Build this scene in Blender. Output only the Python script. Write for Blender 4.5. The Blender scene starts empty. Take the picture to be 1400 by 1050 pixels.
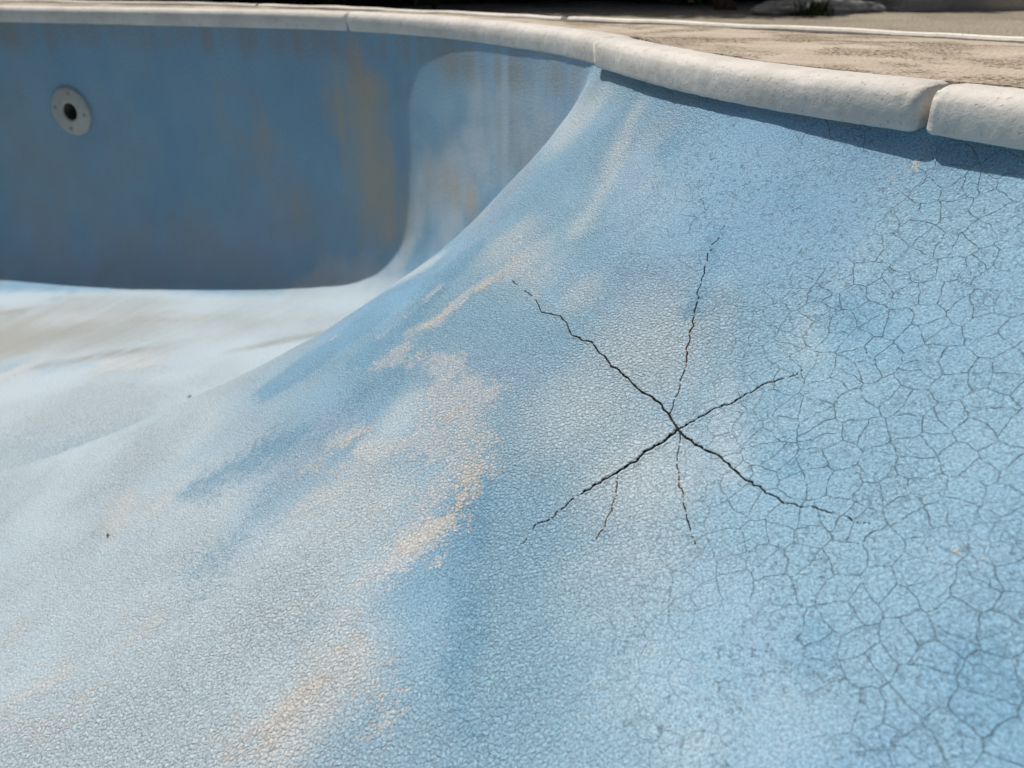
import bpy, bmesh, math, random
import numpy as np
from mathutils import Vector, Matrix
from mathutils.bvhtree import BVHTree

# ------------------------------------------------------------------ camera, sky, sun, exposure
SC = bpy.context.scene
F_PX, Y_HOR, CAM_H = 1078.0, -42.0, 0.11          # focal length and horizon in photo pixels, camera height above the coping
PITCH = math.atan((525 - Y_HOR) / F_PX)
cT, sT = math.cos(PITCH), math.sin(PITCH)
cam_d = bpy.data.cameras.new('camera'); cam = bpy.data.objects.new('camera', cam_d); SC.collection.objects.link(cam)
cam.location = (0, 0, CAM_H); cam.rotation_euler = (math.pi / 2 - PITCH, 0, 0)
cam_d.sensor_width = 36; cam_d.lens = 36 * F_PX / 1400
cam_d.clip_start = .02; cam_d.clip_end = 2000
cam_d.dof.use_dof = True; cam_d.dof.focus_distance = 0.98; cam_d.dof.aperture_fstop = 5.6
SC.camera = cam

SUN_EL, SUN_AZ = math.radians(62), math.radians(-52)   # azimuth clockwise from +Y
sun_dir = Vector((math.sin(SUN_AZ) * math.cos(SUN_EL), math.cos(SUN_AZ) * math.cos(SUN_EL), math.sin(SUN_EL)))
world = bpy.data.worlds.new('World'); SC.world = world; world.use_nodes = True
wn = world.node_tree
sky = wn.nodes.new('ShaderNodeTexSky'); sky.sky_type = 'NISHITA'; sky.sun_disc = False; sky.dust_density = 5.0; sky.air_density = 1.0
sky.sun_elevation = SUN_EL; sky.sun_rotation = SUN_AZ % (2 * math.pi)
wn.links.new(sky.outputs[0], wn.nodes['Background'].inputs[0]); wn.nodes['Background'].inputs[1].default_value = .05
sun_l = bpy.data.lights.new('sun', 'SUN'); sun_l.energy = 3.9; sun_l.angle = math.radians(.55); sun_l.color = (1, .955, .89)
sun = bpy.data.objects.new('sun', sun_l); SC.collection.objects.link(sun)
sun.rotation_euler = sun_dir.to_track_quat('Z', 'Y').to_euler(); sun.location = sun_dir * 20
SC.view_settings.view_transform = 'Standard'; SC.view_settings.look = 'None'
SC.view_settings.exposure = 0.0; SC.view_settings.gamma = 1; SC.view_settings.use_curve_mapping = False
SC.render.engine = 'CYCLES'; SC.cycles.use_denoising = True; SC.cycles.max_bounces = 5; SC.cycles.use_adaptive_sampling = True; SC.cycles.adaptive_threshold = .025

rng = np.random.default_rng(7); random.seed(7)

# ------------------------------------------------------------------ helpers
def link(o, parent=None):
    SC.collection.objects.link(o)
    if parent is not None: o.parent = parent
    return o
def tag(o, label=None, cat=None, group=None, kind=None):
    if label: o['label'] = label
    if cat: o['category'] = cat
    if group: o['group'] = group
    if kind: o['kind'] = kind
    return o
def empty(name, loc=(0, 0, 0)):
    o = bpy.data.objects.new(name, None); o.location = loc; o.empty_display_size = .1
    return link(o)
def np_mesh(name, V, Q, mat=None, smooth=True, parent=None, attrs=None):
    V = np.asarray(V, np.float32); Q = np.asarray(Q, np.int32); k = Q.shape[1]
    me = bpy.data.meshes.new(name)
    me.vertices.add(len(V)); me.vertices.foreach_set('co', V.ravel())
    me.loops.add(Q.size); me.loops.foreach_set('vertex_index', Q.ravel())
    me.polygons.add(len(Q)); me.polygons.foreach_set('loop_start', np.arange(0, Q.size, k, dtype=np.int32))
    me.polygons.foreach_set('use_smooth', np.full(len(Q), smooth))
    for an, av in (attrs or {}).items():
        a = me.attributes.new(an, 'FLOAT', 'POINT'); a.data.foreach_set('value', np.asarray(av, np.float32))
    me.update(calc_edges=True)
    if mat: me.materials.append(mat)
    return link(bpy.data.objects.new(name, me), parent)
def bm_obj(name, bm, mat=None, smooth=True, parent=None):
    me = bpy.data.meshes.new(name); bm.to_mesh(me); bm.free()
    for p in me.polygons: p.use_smooth = smooth
    if mat: me.materials.append(mat)
    return link(bpy.data.objects.new(name, me), parent)
def sst(x, a, b):
    t = np.clip((np.asarray(x, float) - a) / (b - a), 0, 1); return t * t * (3 - 2 * t)
def _h(i, j, k, s):
    n = (i * 374761393 + j * 668265263 + k * 1442695041 + s * 974711) & 0xffffffff
    n = ((n ^ (n >> 13)) * 1274126177) & 0xffffffff
    return ((n ^ (n >> 16)) & 0xffff) / 65535.0
def vnoise(P, scale, seed=0):
    p = np.asarray(P, float) * scale + 1000; f0 = np.floor(p).astype(np.int64); t = p - f0; t = t * t * (3 - 2 * t)
    r = 0
    for a in (0, 1):
        for b in (0, 1):
            for c in (0, 1):
                w = (t[..., 0] if a else 1 - t[..., 0]) * (t[..., 1] if b else 1 - t[..., 1]) * (t[..., 2] if c else 1 - t[..., 2])
                r = r + w * _h(f0[..., 0] + a, f0[..., 1] + b, f0[..., 2] + c, seed)
    return r - .5
def proj(P):
    P = np.asarray(P, float); z = P[..., 2] - CAM_H
    d = P[..., 1] * cT - z * sT; u = P[..., 1] * sT + z * cT
    return 700 + F_PX * P[..., 0] / d, 525 - F_PX * u / d, d
def ray(px, py):
    X, U = (px - 700) / F_PX, (525 - py) / F_PX
    return Vector((X, cT + sT * U, -sT + cT * U))
def on_plane(px, py, z):
    r = ray(px, py); return Vector((0, 0, CAM_H)) + r * ((CAM_H - z) / -r.z)

# ------------------------------------------------------------------ materials
nP = Vector((-.55, -.42, .72)).normalized()
PLANE_ROT = nP.rotation_difference(Vector((0, 0, 1))).to_euler()
class NT:
    def __init__(s, name, dim='3D'):
        s.dim = dim; s.m = bpy.data.materials.new(name); s.m.use_nodes = True; s.t = s.m.node_tree
        s.b = s.t.nodes['Principled BSDF']
    def n(s, typ, **kw):
        o = s.t.nodes.new(typ)
        for k, v in kw.items(): setattr(o, k, v)
        return o
    def l(s, a, b): s.t.links.new(a, b)
    def put(s, sock, v):
        if isinstance(v, bpy.types.NodeSocket): s.l(v, sock)
        else: sock.default_value = v
    def math(s, op, a, b=0.0, c=None, clamp=False):
        o = s.n('ShaderNodeMath', operation=op, use_clamp=clamp); s.put(o.inputs[0], a); s.put(o.inputs[1], b)
        if c is not None: s.put(o.inputs[2], c)
        return o.outputs[0]
    def vmath(s, op, a, b):
        o = s.n('ShaderNodeVectorMath', operation=op); s.put(o.inputs[0], a)
        if op == 'SCALE': s.put(o.inputs['Scale'], b)
        else: s.put(o.inputs[1], b)
        return o.outputs[0]
    def noise(s, vec, scale, detail=4, rough=.55, dist=0.0, col=False):
        o = s.n('ShaderNodeTexNoise', noise_dimensions=s.dim); s.put(o.inputs['Vector'], vec); o.inputs['Scale'].default_value = scale
        o.inputs['Detail'].default_value = detail; o.inputs['Roughness'].default_value = rough; o.inputs['Distortion'].default_value = dist
        return o.outputs['Color' if col else 'Fac']
    def vor(s, vec, scale, feat='DISTANCE_TO_EDGE', out='Distance', rnd=1.0):
        o = s.n('ShaderNodeTexVoronoi', feature=feat, voronoi_dimensions=s.dim); s.put(o.inputs['Vector'], vec); o.inputs['Scale'].default_value = scale
        o.inputs['Randomness'].default_value = rnd
        return o.outputs[out]
    def ramp(s, v, a, b, lo=0.0, hi=1.0):
        o = s.n('ShaderNodeMapRange', interpolation_type='SMOOTHSTEP'); s.put(o.inputs['Value'], v)
        for i, q in zip((1, 2, 3, 4), (a, b, lo, hi)): s.put(o.inputs[i], q)
        return o.outputs[0]
    def mix(s, f, a, b, mode='MIX'):
        o = s.n('ShaderNodeMix', data_type='RGBA', blend_type=mode); s.put(o.inputs[0], f)
        for k, v in ((6, a), (7, b)): s.put(o.inputs[k], v if isinstance(v, bpy.types.NodeSocket) else (*v, 1))
        return o.outputs[2]
    def attr(s, name): return s.n('ShaderNodeAttribute', attribute_name=name).outputs['Fac']
    def coord(s): return s.n('ShaderNodeTexCoord').outputs['Object']
    def bump(s, h, dist, strength=1.0, prev=None):
        o = s.n('ShaderNodeBump'); s.put(o.inputs['Height'], h); o.inputs['Distance'].default_value = dist; s.put(o.inputs['Strength'], strength)
        if prev is not None: s.l(prev, o.inputs['Normal'])
        return o.outputs[0]
    def out(s, col, rough=.7, normal=None, spec=.4):
        s.put(s.b.inputs['Base Color'], col if isinstance(col, bpy.types.NodeSocket) else (*col, 1))
        s.put(s.b.inputs['Roughness'], rough); s.put(s.b.inputs['Specular IOR Level'], spec)
        if normal is not None: s.l(normal, s.b.inputs['Normal'])
        return s.m

def mat_pool():
    t = NT('faded_pool_paint', '2D')
    mp = t.n('ShaderNodeMapping'); t.l(t.coord(), mp.inputs['Vector'])      # unroll onto the mean plane of the near slope
    mp.inputs['Rotation'].default_value = PLANE_ROT
    P = mp.outputs[0]
    wob = t.vmath('SCALE', t.vmath('SUBTRACT', t.noise(P, 26, 2, col=True), (.5, .5, .5)), .017)
    Pw = t.vmath('ADD', P, wob)
    n_fin = t.noise(P, 110, 4, .7)
    nf = t.math('SUBTRACT', n_fin, .5)
    cv = t.n('ShaderNodeCombineXYZ'); t.put(cv.inputs[0], t.math('MULTIPLY', nf, .008)); t.put(cv.inputs[1], t.math('MULTIPLY', nf, -.006))
    Pf = t.vmath('ADD', P, cv.outputs[0])
    def layer(name, lo, hi, fine, amt):
        return t.ramp(t.math('ADD', t.attr(name), t.math('MULTIPLY', nf, fine)), lo, hi, 0.0, amt)
    col = t.mix(layer('tone', .0, 1.0, .25, 1.0), (.19, .355, .505), (.25, .42, .54))
    col = t.mix(layer('lavender', .1, .9, .2, .42), col, (.315, .405, .55))
    col = t.mix(layer('pale', .1, .95, .35, .92), col, (.46, .55, .605))
    col = t.mix(layer('deep', .24, .78, 1.0, .75), col, (.165, .34, .49))
    chm = layer('chalk', .38, .58, 1.6, .60); bem = layer('beige', .42, .60, 1.6, .68)
    col = t.mix(chm, col, (.55, .57, .58))
    col = t.mix(bem, col, (.575, .555, .515))
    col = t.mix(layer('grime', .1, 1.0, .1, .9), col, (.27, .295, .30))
    col = t.mix(layer('rust', .2, 1.0, .8, .8), col, (.40, .27, .16))
    col = t.mix(layer('ochre', .05, 1.05, .2, .8), col, (.47, .41, .31))
    # crazing: map-cracks on the steep side, a fine net everywhere
    crz = t.attr('craze'); net = t.attr('net')
    d1 = t.vor(Pw, 39)
    wdt = t.math('MAXIMUM', .002, t.math('MULTIPLY', t.math('SUBTRACT', n_fin, .32), .125))
    big = t.math('MULTIPLY', t.ramp(d1, 0.0, wdt, 1.0, 0.0), crz)
    d1b = t.vor(t.vmath('ADD', Pw, (3.1, 1.7, .4)), 85)
    mid = t.math('MULTIPLY', t.ramp(d1b, 0.0, .06, 1.0, 0.0), t.attr('craze_fine'))
    big = t.math('MAXIMUM', big, mid)
    d2 = t.vor(Pf, 180)
    fine = t.math('MULTIPLY', t.math('MULTIPLY', t.ramp(d2, 0.0, .13, 1.0, 0.0), t.ramp(n_fin, .40, .62)), net)
    worm = t.noise(Pf, 175, 3, .65, 1.0)
    grain = t.noise(P, 400, 2, .65)
    pit = t.math('MULTIPLY', t.ramp(t.math('ADD', worm, t.math('MULTIPLY', grain, .35)), .80, .87), t.attr('pitted'))
    dirt = t.math('MAXIMUM', t.math('MULTIPLY', big, .44), t.math('MULTIPLY', fine, .52))
    dirt = t.math('MAXIMUM', dirt, t.math('MULTIPLY', pit, .45))
    col = t.mix(dirt, col, (.10, .135, .15))
    col = t.mix(.36, col, t.mix(t.ramp(grain, .25, .75), (.12, .12, .12), (.88, .88, .88)), 'OVERLAY')
    h = t.math('MULTIPLY', big, -.0015)
    h = t.math('ADD', h, t.math('MULTIPLY', t.math('MULTIPLY', t.ramp(d2, 0.0, .35), net), .0012))
    h = t.math('ADD', h, t.math('MULTIPLY', pit, -.0012))
    h = t.math('ADD', h, t.math('MULTIPLY', worm, t.math('ADD', .0008, t.math('MULTIPLY', net, .0020))))
    h = t.math('ADD', h, t.math('MULTIPLY', grain, .0009))
    h = t.math('ADD', h, t.math('MULTIPLY', t.math('ADD', chm, bem), -.0009))
    nrm = t.bump(h, 1.0)
    return t.out(col, t.math('ADD', .5, t.math('MULTIPLY', grain, .3)), nrm, .35)

def mat_stone(name, c1, c2, dark, sc=1.0, rough=.8, relief=.0012, spots=.5):
    t = NT(name); P = t.coord()
    col = t.mix(t.ramp(t.noise(P, 9 * sc, 5, .6), .3, .7), c1, c2)
    col = t.mix(t.math('MULTIPLY', t.ramp(t.noise(P, 45 * sc, 5, .65), .52, .72), spots), col, dark)
    pit = t.ramp(t.noise(P, 170 * sc, 3, .55), .63, .72)
    col = t.mix(t.math('MULTIPLY', pit, .45), col, dark)
    gr = t.noise(P, 420 * sc, 2)
    col = t.mix(.3, col, t.mix(gr, (.25, .25, .25), (.78, .78, .78)), 'OVERLAY')
    hh = t.math('ADD', t.math('MULTIPLY', t.noise(P, 60 * sc, 4, .6), relief * 2), t.math('MULTIPLY', pit, -.8 * relief))
    n = t.bump(t.math('ADD', hh, t.math('MULTIPLY', gr, relief * .5)), 1.0)
    return t.out(col, rough, n, .3)

def mat_deck():
    t = NT('rough_sand_coloured_screed', '2D'); P = t.coord()
    col = t.mix(t.ramp(t.noise(P, 6, 5), .3, .7), (.44, .37, .285), (.54, .465, .375))
    d = t.vor(t.vmath('ADD', P, t.vmath('SCALE', t.noise(P, 60, 3, col=True), .012)), 120, 'F1')
    agg = t.ramp(d, .1, .75)
    wear = t.ramp(t.noise(P, 8, 4), .42, .6)
    col = t.mix(t.math('MULTIPLY', t.math('MULTIPLY', agg, wear), .70), col, (.23, .175, .12))
    hole = t.math('MULTIPLY', t.ramp(t.noise(P, 75, 4, .6), .60, .70), wear)
    col = t.mix(t.math('MULTIPLY', hole, .8), col, (.15, .11, .075))
    gr = t.noise(P, 350, 3)
    col = t.mix(.3, col, t.mix(gr, (.2, .2, .2), (.8, .8, .8)), 'OVERLAY')
    hh = t.math('MULTIPLY', agg, t.math('MULTIPLY', t.math('ADD', .35, t.math('MULTIPLY', wear, .6)), -.003))
    hh = t.math('ADD', hh, t.math('MULTIPLY', hole, -.004))
    n = t.bump(t.math('ADD', hh, t.math('MULTIPLY', gr, .001)), 1.0)
    return t.out(col, .9, n, .2)

def mat_ground():
    t = NT('trodden_earth_and_gravel', '2D'); P = t.coord()
    col = t.mix(t.ramp(t.noise(P, 1.3, 5), .35, .65), (.30, .26, .20), (.40, .355, .28))
    d = t.vor(P, 55, 'F1'); cc = t.vor(P, 55, 'F1', 'Color')
    sep = t.n('ShaderNodeSeparateColor'); t.l(cc, sep.inputs[0])
    col = t.mix(t.math('MULTIPLY', sep.outputs[0], .35), col, (.16, .13, .10))
    col = t.mix(t.math('MULTIPLY', t.ramp(t.noise(P, .9, 6, .7), .55, .7), .5), col, (.13, .13, .06))
    n = t.bump(t.math('ADD', t.math('MULTIPLY', t.ramp(d, .1, .7, 1, 0), .005), t.math('MULTIPLY', t.noise(P, 16, 4), .014)), 1.0)
    return t.out(col, .95, n, .15)

def simple(name, c1, c2, sc, rough=.6, relief=0.0, spec=.4):
    t = NT(name); P = t.coord(); f = t.noise(P, sc, 5, .6)
    n = t.bump(f, relief) if relief else None
    return t.out(t.mix(t.ramp(f, .3, .7), c1, c2), rough, n, spec)
def mat_leaf(name, c1, c2):
    t = NT(name); P = t.coord()
    t.out(t.mix(t.ramp(t.noise(P, 3.5, 3), .35, .65), c1, c2), .55, None, .35)
    t.b.inputs['Transmission Weight'].default_value = 0
    return t.m

M = dict(pool=mat_pool(),
    crack=simple('dark_crack_filled_with_grit', (.018, .017, .016), (.055, .048, .04), 300, .95, .001, .1),
    coping=mat_stone('pale_cast_stone', (.565, .535, .49), (.68, .65, .60), (.36, .34, .30), 1.0, .75, .0007, .4),
    edging=mat_stone('whitewashed_edging', (.70, .66, .58), (.80, .77, .70), (.40, .36, .29), 1.0, .8, .001, .3),
    deck=mat_deck(), ground=mat_ground(),
    rock=mat_stone('weathered_grey_rock', (.26, .25, .22), (.40, .385, .35), (.10, .10, .075), .35, .9, .005, .7),
    kerb=mat_stone('grey_concrete_kerb', (.36, .345, .31), (.47, .45, .41), (.2, .19, .165), .5, .85, .002, .5),
    plastic=simple('aged_white_plastic', (.36, .36, .335), (.44, .44, .41), 30, .45, .0004, .5),
    pipe=simple('dirty_pipe_inside', (.07, .066, .05), (.13, .12, .095), 40, .6),
    screw=simple('dull_screw_head', (.28, .27, .24), (.36, .35, .32), 120, .5),
    bark=simple('brown_bark', (.045, .030, .022), (.12, .08, .055), 30, .9, .01, .2),
    leafA=mat_leaf('dark_evergreen_leaf', (.012, .028, .010), (.035, .06, .018)),
    leafB=mat_leaf('mid_green_leaf', (.03, .06, .015), (.07, .11, .03)),
    dry=simple('dry_dark_leaf', (.025, .018, .012), (.06, .042, .025), 80, .8),
)

# ------------------------------------------------------------------ pool outline (front edge of the coping), closed, metres
OUT = [(-3.0, 3.38), (-1.76, 2.97), (-1.08, 2.76), (-.48, 2.535), (-.192, 2.27), (.0, 1.975), (.092, 1.785), (.16, 1.58), (.205, 1.37),
       (.262, 1.19), (.326, 1.06), (.389, .97), (.446, .9), (.49, .838), (.53, .76), (.60, .55), (.66, .2), (.66, -.3), (.5, -.9), (-.3, -1.6),
       (-2, -1.8), (-3.5, -1.2), (-4.3, 0), (-4.6, 1.4), (-4.5, 2.6), (-3.9, 3.3)]
def closed_curve(CP, n):
    P = np.array(CP, float); m = len(P); out = []
    for i in range(m):
        p0, p1, p2, p3 = P[i - 1], P[i], P[(i + 1) % m], P[(i + 2) % m]
        t0 = 0; t1 = np.linalg.norm(p1 - p0) ** .5; t2 = t1 + np.linalg.norm(p2 - p1) ** .5; t3 = t2 + np.linalg.norm(p3 - p2) ** .5
        t = np.linspace(t1, t2, 200, endpoint=False)[:, None]
        A1 = (t1 - t) / (t1 - t0) * p0 + (t - t0) / (t1 - t0) * p1; A2 = (t2 - t) / (t2 - t1) * p1 + (t - t1) / (t2 - t1) * p2
        A3 = (t3 - t) / (t3 - t2) * p2 + (t - t2) / (t3 - t2) * p3
        B1 = (t2 - t) / (t2 - t0) * A1 + (t - t0) / (t2 - t0) * A2; B2 = (t3 - t) / (t3 - t1) * A2 + (t - t1) / (t3 - t1) * A3
        out.append((t2 - t) / (t2 - t1) * B1 + (t - t1) / (t2 - t1) * B2)
    Q = np.concatenate(out); s = np.concatenate([[0], np.cumsum(np.linalg.norm(np.roll(Q, -1, 0) - Q, axis=1))]); L = s[-1]
    Qc = np.vstack([Q, Q[:1]]); g = np.arange(n) * L / n
    return g, np.stack([np.interp(g, s, Qc[:, k]) for k in (0, 1)], 1), L
def psmooth(a, sig):
    k = int(4 * sig) + 1; w = np.exp(-.5 * (np.arange(-k, k + 1) / sig) ** 2); w /= w.sum()
    a2 = np.concatenate([a[-k:], a, a[:k]])
    return np.stack([np.convolve(a2[:, j], w, 'valid') for j in range(a.shape[1])], 1)
NO = 4000
g_, R_, L_ = closed_curve(OUT, NO); DS = L_ / NO
Ra, Rb = psmooth(R_, .04 / DS), psmooth(R_, .17 / DS)
sj0 = g_[np.argmin(np.hypot(R_[:, 0] - .16, R_[:, 1] - 1.58))]; uu0 = (g_ - sj0 + L_ / 2) % L_ - L_ / 2
wr = (sst(uu0, -1.9, -1.5) * (1 - sst(uu0, -.5, -.15)))[:, None]; R_ = Ra * (1 - wr) + Rb * wr
T_ = np.roll(R_, -1, 0) - np.roll(R_, 1, 0); T_ /= np.linalg.norm(T_, axis=1)[:, None]
N_ = np.stack([T_[:, 1], -T_[:, 0]], 1)                       # towards the water side
SJ = g_[np.argmin(np.hypot(R_[:, 0] - .16, R_[:, 1] - 1.58))]  # u = 0 at the stone joint on the corner
u_all = (g_ - SJ + L_ / 2) % L_ - L_ / 2
od = np.argsort(u_all); U_, R_, T_, N_ = u_all[od], R_[od], T_[od], N_[od]
def per(tab, us):
    us = (np.asarray(us, float) + L_ / 2) % L_ - L_ / 2
    ux = np.concatenate([U_ - L_, U_, U_ + L_]); return np.stack([np.interp(us, ux, np.tile(tab[:, k], 3)) for k in range(tab.shape[1])], -1)
DEPTH = .85
# foot of the slope: short cove under the far wall, long flare on the near side
Ns = psmooth(N_, .117 / DS); Ns /= np.linalg.norm(Ns, axis=1)[:, None]
e0, e1, ea, eb = .3, 1.425, -.545, .313
psi = -.2 * sst(U_, ea, eb)
Nr = np.stack([np.cos(psi) * Ns[:, 0] - np.sin(psi) * Ns[:, 1], np.sin(psi) * Ns[:, 0] + np.cos(psi) * Ns[:, 1]], 1)
FOOT = R_ + (e0 + (e1 - e0) * sst(U_, ea, eb))[:, None] * Nr
ctl = np.array([(.40, -1.13, .93), (.7, -1.06, .52), (1.0, -.95, .2), (1.35, -.8, -.15), (1.8, -.55, -.5), (2.3, -.4, -.75), (2.9, -.6, -1.0), (3.6, -1.3, -1.25)])
def cr_open(c, x):
    t = c[:, 0]; m = np.gradient(c[:, 1:], t, axis=0); k = np.clip(np.searchsorted(t, x) - 1, 0, len(t) - 2)
    h = (t[k + 1] - t[k])[:, None]; q = ((x - t[k]) / (t[k + 1] - t[k]))[:, None]
    return (2 * q**3 - 3 * q**2 + 1) * c[k, 1:] + (q**3 - 2 * q**2 + q) * h * m[k] + (-2 * q**3 + 3 * q**2) * c[k + 1, 1:] + (q**3 - q**2) * h * m[k + 1]
back = R_ + .4 * Ns
w1 = sst(U_, .15, .55)[:, None]; w2 = (sst(U_, 2.9, 3.6) + (U_ < -3))[:, None].clip(0, 1)
c2 = cr_open(ctl, U_.clip(.40, 3.6))
FOOT = np.where(U_[:, None] > -2, FOOT * (1 - w1) + c2 * w1, FOOT); FOOT = FOOT * (1 - w2) + back * w2
NEXP = 4 + (1.3 - 4) * sst(U_, -.272, -.011) + (3 - 1.3) * sst(U_, 2.2, 3.2)
NEXP = np.where(U_ < -3, 4 + (3 - 4) * sst(-U_, 3, 4), NEXP)
FOOT = psmooth(FOOT, .05 / DS)
WALL_IN = .0095 + .0125 * sst(U_, -.05, .15) + .012 * sst(U_, .55, .85)   # coping overhang
TOP_Z = -.038
def depth_at(I): return .80 + .09 * np.clip(-I[..., 0] - .3, 0, 2.4) * sst(I[..., 1], 1.5, 2.5) + .02 * sst(-I[..., 0], .3, 1)   # the floor falls along the far wall
def basin(us, phis):
    """wall points for outline positions us (columns) and profile angles phis (rows)"""
    C = per(R_, us) - per(WALL_IN[:, None], us) * per(N_, us); I = per(FOOT, us); n = per(NEXP[:, None], us)[:, 0]
    ph = np.asarray(phis)[:, None]
    c = np.clip(np.cos(ph), 0, 1); w = 1 - c ** (2 / n); zf = np.sin(ph) ** (2 / n)
    P = np.zeros(w.shape + (3,)); P[..., :2] = C + w[..., None] * (I - C); P[..., 2] = TOP_Z - zf * (depth_at(I) + TOP_Z)
    return P
CEN = np.array([-1.95, .75])
def floor_rows(us, ts):
    I = per(FOOT, us); t = np.asarray(ts)[:, None, None]
    P = np.zeros((len(ts), len(us), 3)); P[..., :2] = I + t * (CEN - I); dI = depth_at(I)[None]; tt = np.asarray(ts)[:, None]; P[..., 2] = -(dI + (.845 - dI) * sst(tt, 0, 1))
    return P
def gradn(P):
    a = np.gradient(P, axis=0); b = np.gradient(P, axis=1); n = np.cross(a, b); n /= np.linalg.norm(n, axis=-1)[..., None] + 1e-12
    return n * np.sign(n[..., 2:3].mean() or 1)
def grid_q(r, c, off=0):
    i = np.arange(r * c).reshape(r, c) + off
    return np.stack([i[:-1, :-1], i[:-1, 1:], i[1:, 1:], i[1:, :-1]], -1).reshape(-1, 4)
# coarse copy of the shell, only used to find where a viewing ray meets it
cu = np.concatenate([np.arange(-4.5, -.6, .02), np.arange(-.6, 2.2, .01)]); cph = np.linspace(0, np.pi / 2, 110); cts = np.linspace(0, .98, 60)[1:]
CP_ = np.concatenate([basin(cu, cph), floor_rows(cu, cts)]); cq = grid_q(*CP_.shape[:2])
BVH = BVHTree.FromPolygons([tuple(v) for v in CP_.reshape(-1, 3)], [tuple(q) for q in cq.tolist()])
def hit(px, py):
    r = ray(px, py); d = r.normalized()
    loc, nrm, idx, dist = BVH.ray_cast(Vector((0, 0, CAM_H)), d)
    if loc is None: return None
    if nrm.dot(d) > 0: nrm = -nrm
    row, col = divmod(idx, CP_.shape[1] - 1)
    return loc, nrm, cu[col], (cph[row] if row < len(cph) else np.pi / 2)
def trace(pts, step=4.0):
    """photo polyline -> points on the shell"""
    out = []
    for (a, b), (c, d) in zip(pts[:-1], pts[1:]):
        k = max(1, int(math.hypot(c - a, d - b) / step))
        out += [(a + (c - a) * i / k, b + (d - b) * i / k) for i in range(k)]
    out.append(pts[-1]); res = []
    for p in out:
        h = hit(*p)
        if h: res.append(np.array(h[0]))
    return np.array(res)

# ------------------------------------------------------------------ cracks: arms in photo pixels, half width in mm at start and end
CEN_C = (926, 586)
ARMS = [
    ([(926, 586), (915, 566), (895, 545), (869, 528), (847, 508), (827, 488), (810, 468), (795, 466), (781, 456), (766, 431), (740, 425), (733, 415), (722, 400), (700, 383)], 1.25, .42),
    ([(926, 586), (948, 575), (974, 561), (1005, 550), (1022, 537), (1044, 526), (1079, 514), (1106, 501)], 1.15, .35),
    ([(926, 586), (937, 598), (961, 613), (987, 626), (1009, 648), (1036, 664), (1073, 686), (1114, 691), (1150, 703), (1190, 718)], 1.25, .3),
    ([(926, 586), (908, 602), (887, 613), (869, 628), (843, 643), (816, 659), (790, 675), (764, 694), (746, 711), (729, 716), (716, 736), (702, 749)], 1.9, .4),
    ([(915, 566), (926, 537), (937, 502), (939, 475), (950, 440), (955, 405), (963, 374), (976, 337), (992, 311)], .60, .45),
    ([(929, 594), (926, 633), (930, 668), (937, 703), (944, 725), (951, 753)], .55, .35),
    ([(843, 643), (841, 677), (830, 707), (812, 738)], .50, .3)]
def rough_line(Q, amp, seed):
    r = np.random.default_rng(seed); k = np.linspace(0, len(Q) - 1, max(8, len(Q) // 2)); o = r.normal(0, amp, (len(k), 3))
    o[0] = 0; o[-1] = 0
    return Q + np.stack([np.interp(np.arange(len(Q)), k, o[:, j]) for j in range(3)], 1)
arm3 = []
for i, (pts, w0, w1_) in enumerate(ARMS):
    Q = rough_line(trace(pts, 3.0), .0012, 40 + i); L = np.concatenate([[0], np.cumsum(np.linalg.norm(np.diff(Q, axis=0), axis=1))])
    arm3.append((Q, np.interp(L, [0, L[-1] * .85, L[-1]], [w0, w1_ + .1, w1_ * .3]) * .85e-3))
hs = [hit(*p) for pts, _, _ in ARMS for p in pts]
uu = [h[2] for h in hs]; pp = [h[3] for h in hs]
CU0, CU1, CP0, CP1 = min(uu) - .012, max(uu) + .012, min(pp) - .02, max(pp) + .02

# ------------------------------------------------------------------ shell grid
def spaced(a, b, d): return np.linspace(a, b, max(2, int(round((b - a) / d)) + 1))
FINE = .0008
UB0, UB1 = -.62, 1.45                                          # dense panel along the outline
um = (CU0 + CU1) / 2
phs = np.linspace(CP0, CP1, 50); path = np.linalg.norm(np.diff(basin([um], phs)[:, 0], axis=0), axis=1).sum()
# columns converge towards the foot, so measure the column spacing at mid height of the crack
cw = np.linalg.norm(basin([CU1], [(CP0 + CP1) / 2])[0, 0] - basin([CU0], [(CP0 + CP1) / 2])[0, 0]) / (CU1 - CU0)
cols = np.concatenate([spaced(UB0, CU0, .006)[:-1], spaced(CU0, CU1, FINE / max(cw, .4))[:-1], spaced(CU1, UB1, .006)])
rows_f = np.linspace(CP0, CP1, int(path / FINE))
coarse_top = np.linspace(0, CP0, 46); coarse_bot = np.linspace(CP1, np.pi / 2, 60); ft = np.linspace(0, 1, 66)[1:-1] * .985
mid_c = rows_f[np.linspace(0, len(rows_f) - 1, 26).astype(int)]
rows_d = np.concatenate([coarse_top[:-1], rows_f[:-1], coarse_bot])
rows_c = np.concatenate([coarse_top[:-1], mid_c[:-1], coarse_bot])
print('crack patch', CU0, CU1, CP0, CP1, path, 'grid', len(cols), len(rows_d))
PD = np.concatenate([basin(cols, rows_d), floor_rows(cols, ft)])
cols_r = np.concatenate([spaced(UB1, 4.5, .05)[:-1], spaced(4.5, L_ - 4.2, .09)[:-1], spaced(L_ - 4.2, L_ - 3.3, .03)[:-1], spaced(L_ - 3.3, L_ + UB0, .014)])
PC = np.concatenate([basin(cols_r, rows_c), floor_rows(cols_r, ft)])
idx_c = np.concatenate([[np.argmin(abs(rows_d - r)) for r in rows_c], len(rows_d) + np.arange(len(ft))])
allr = np.arange(PD.shape[0])
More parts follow.
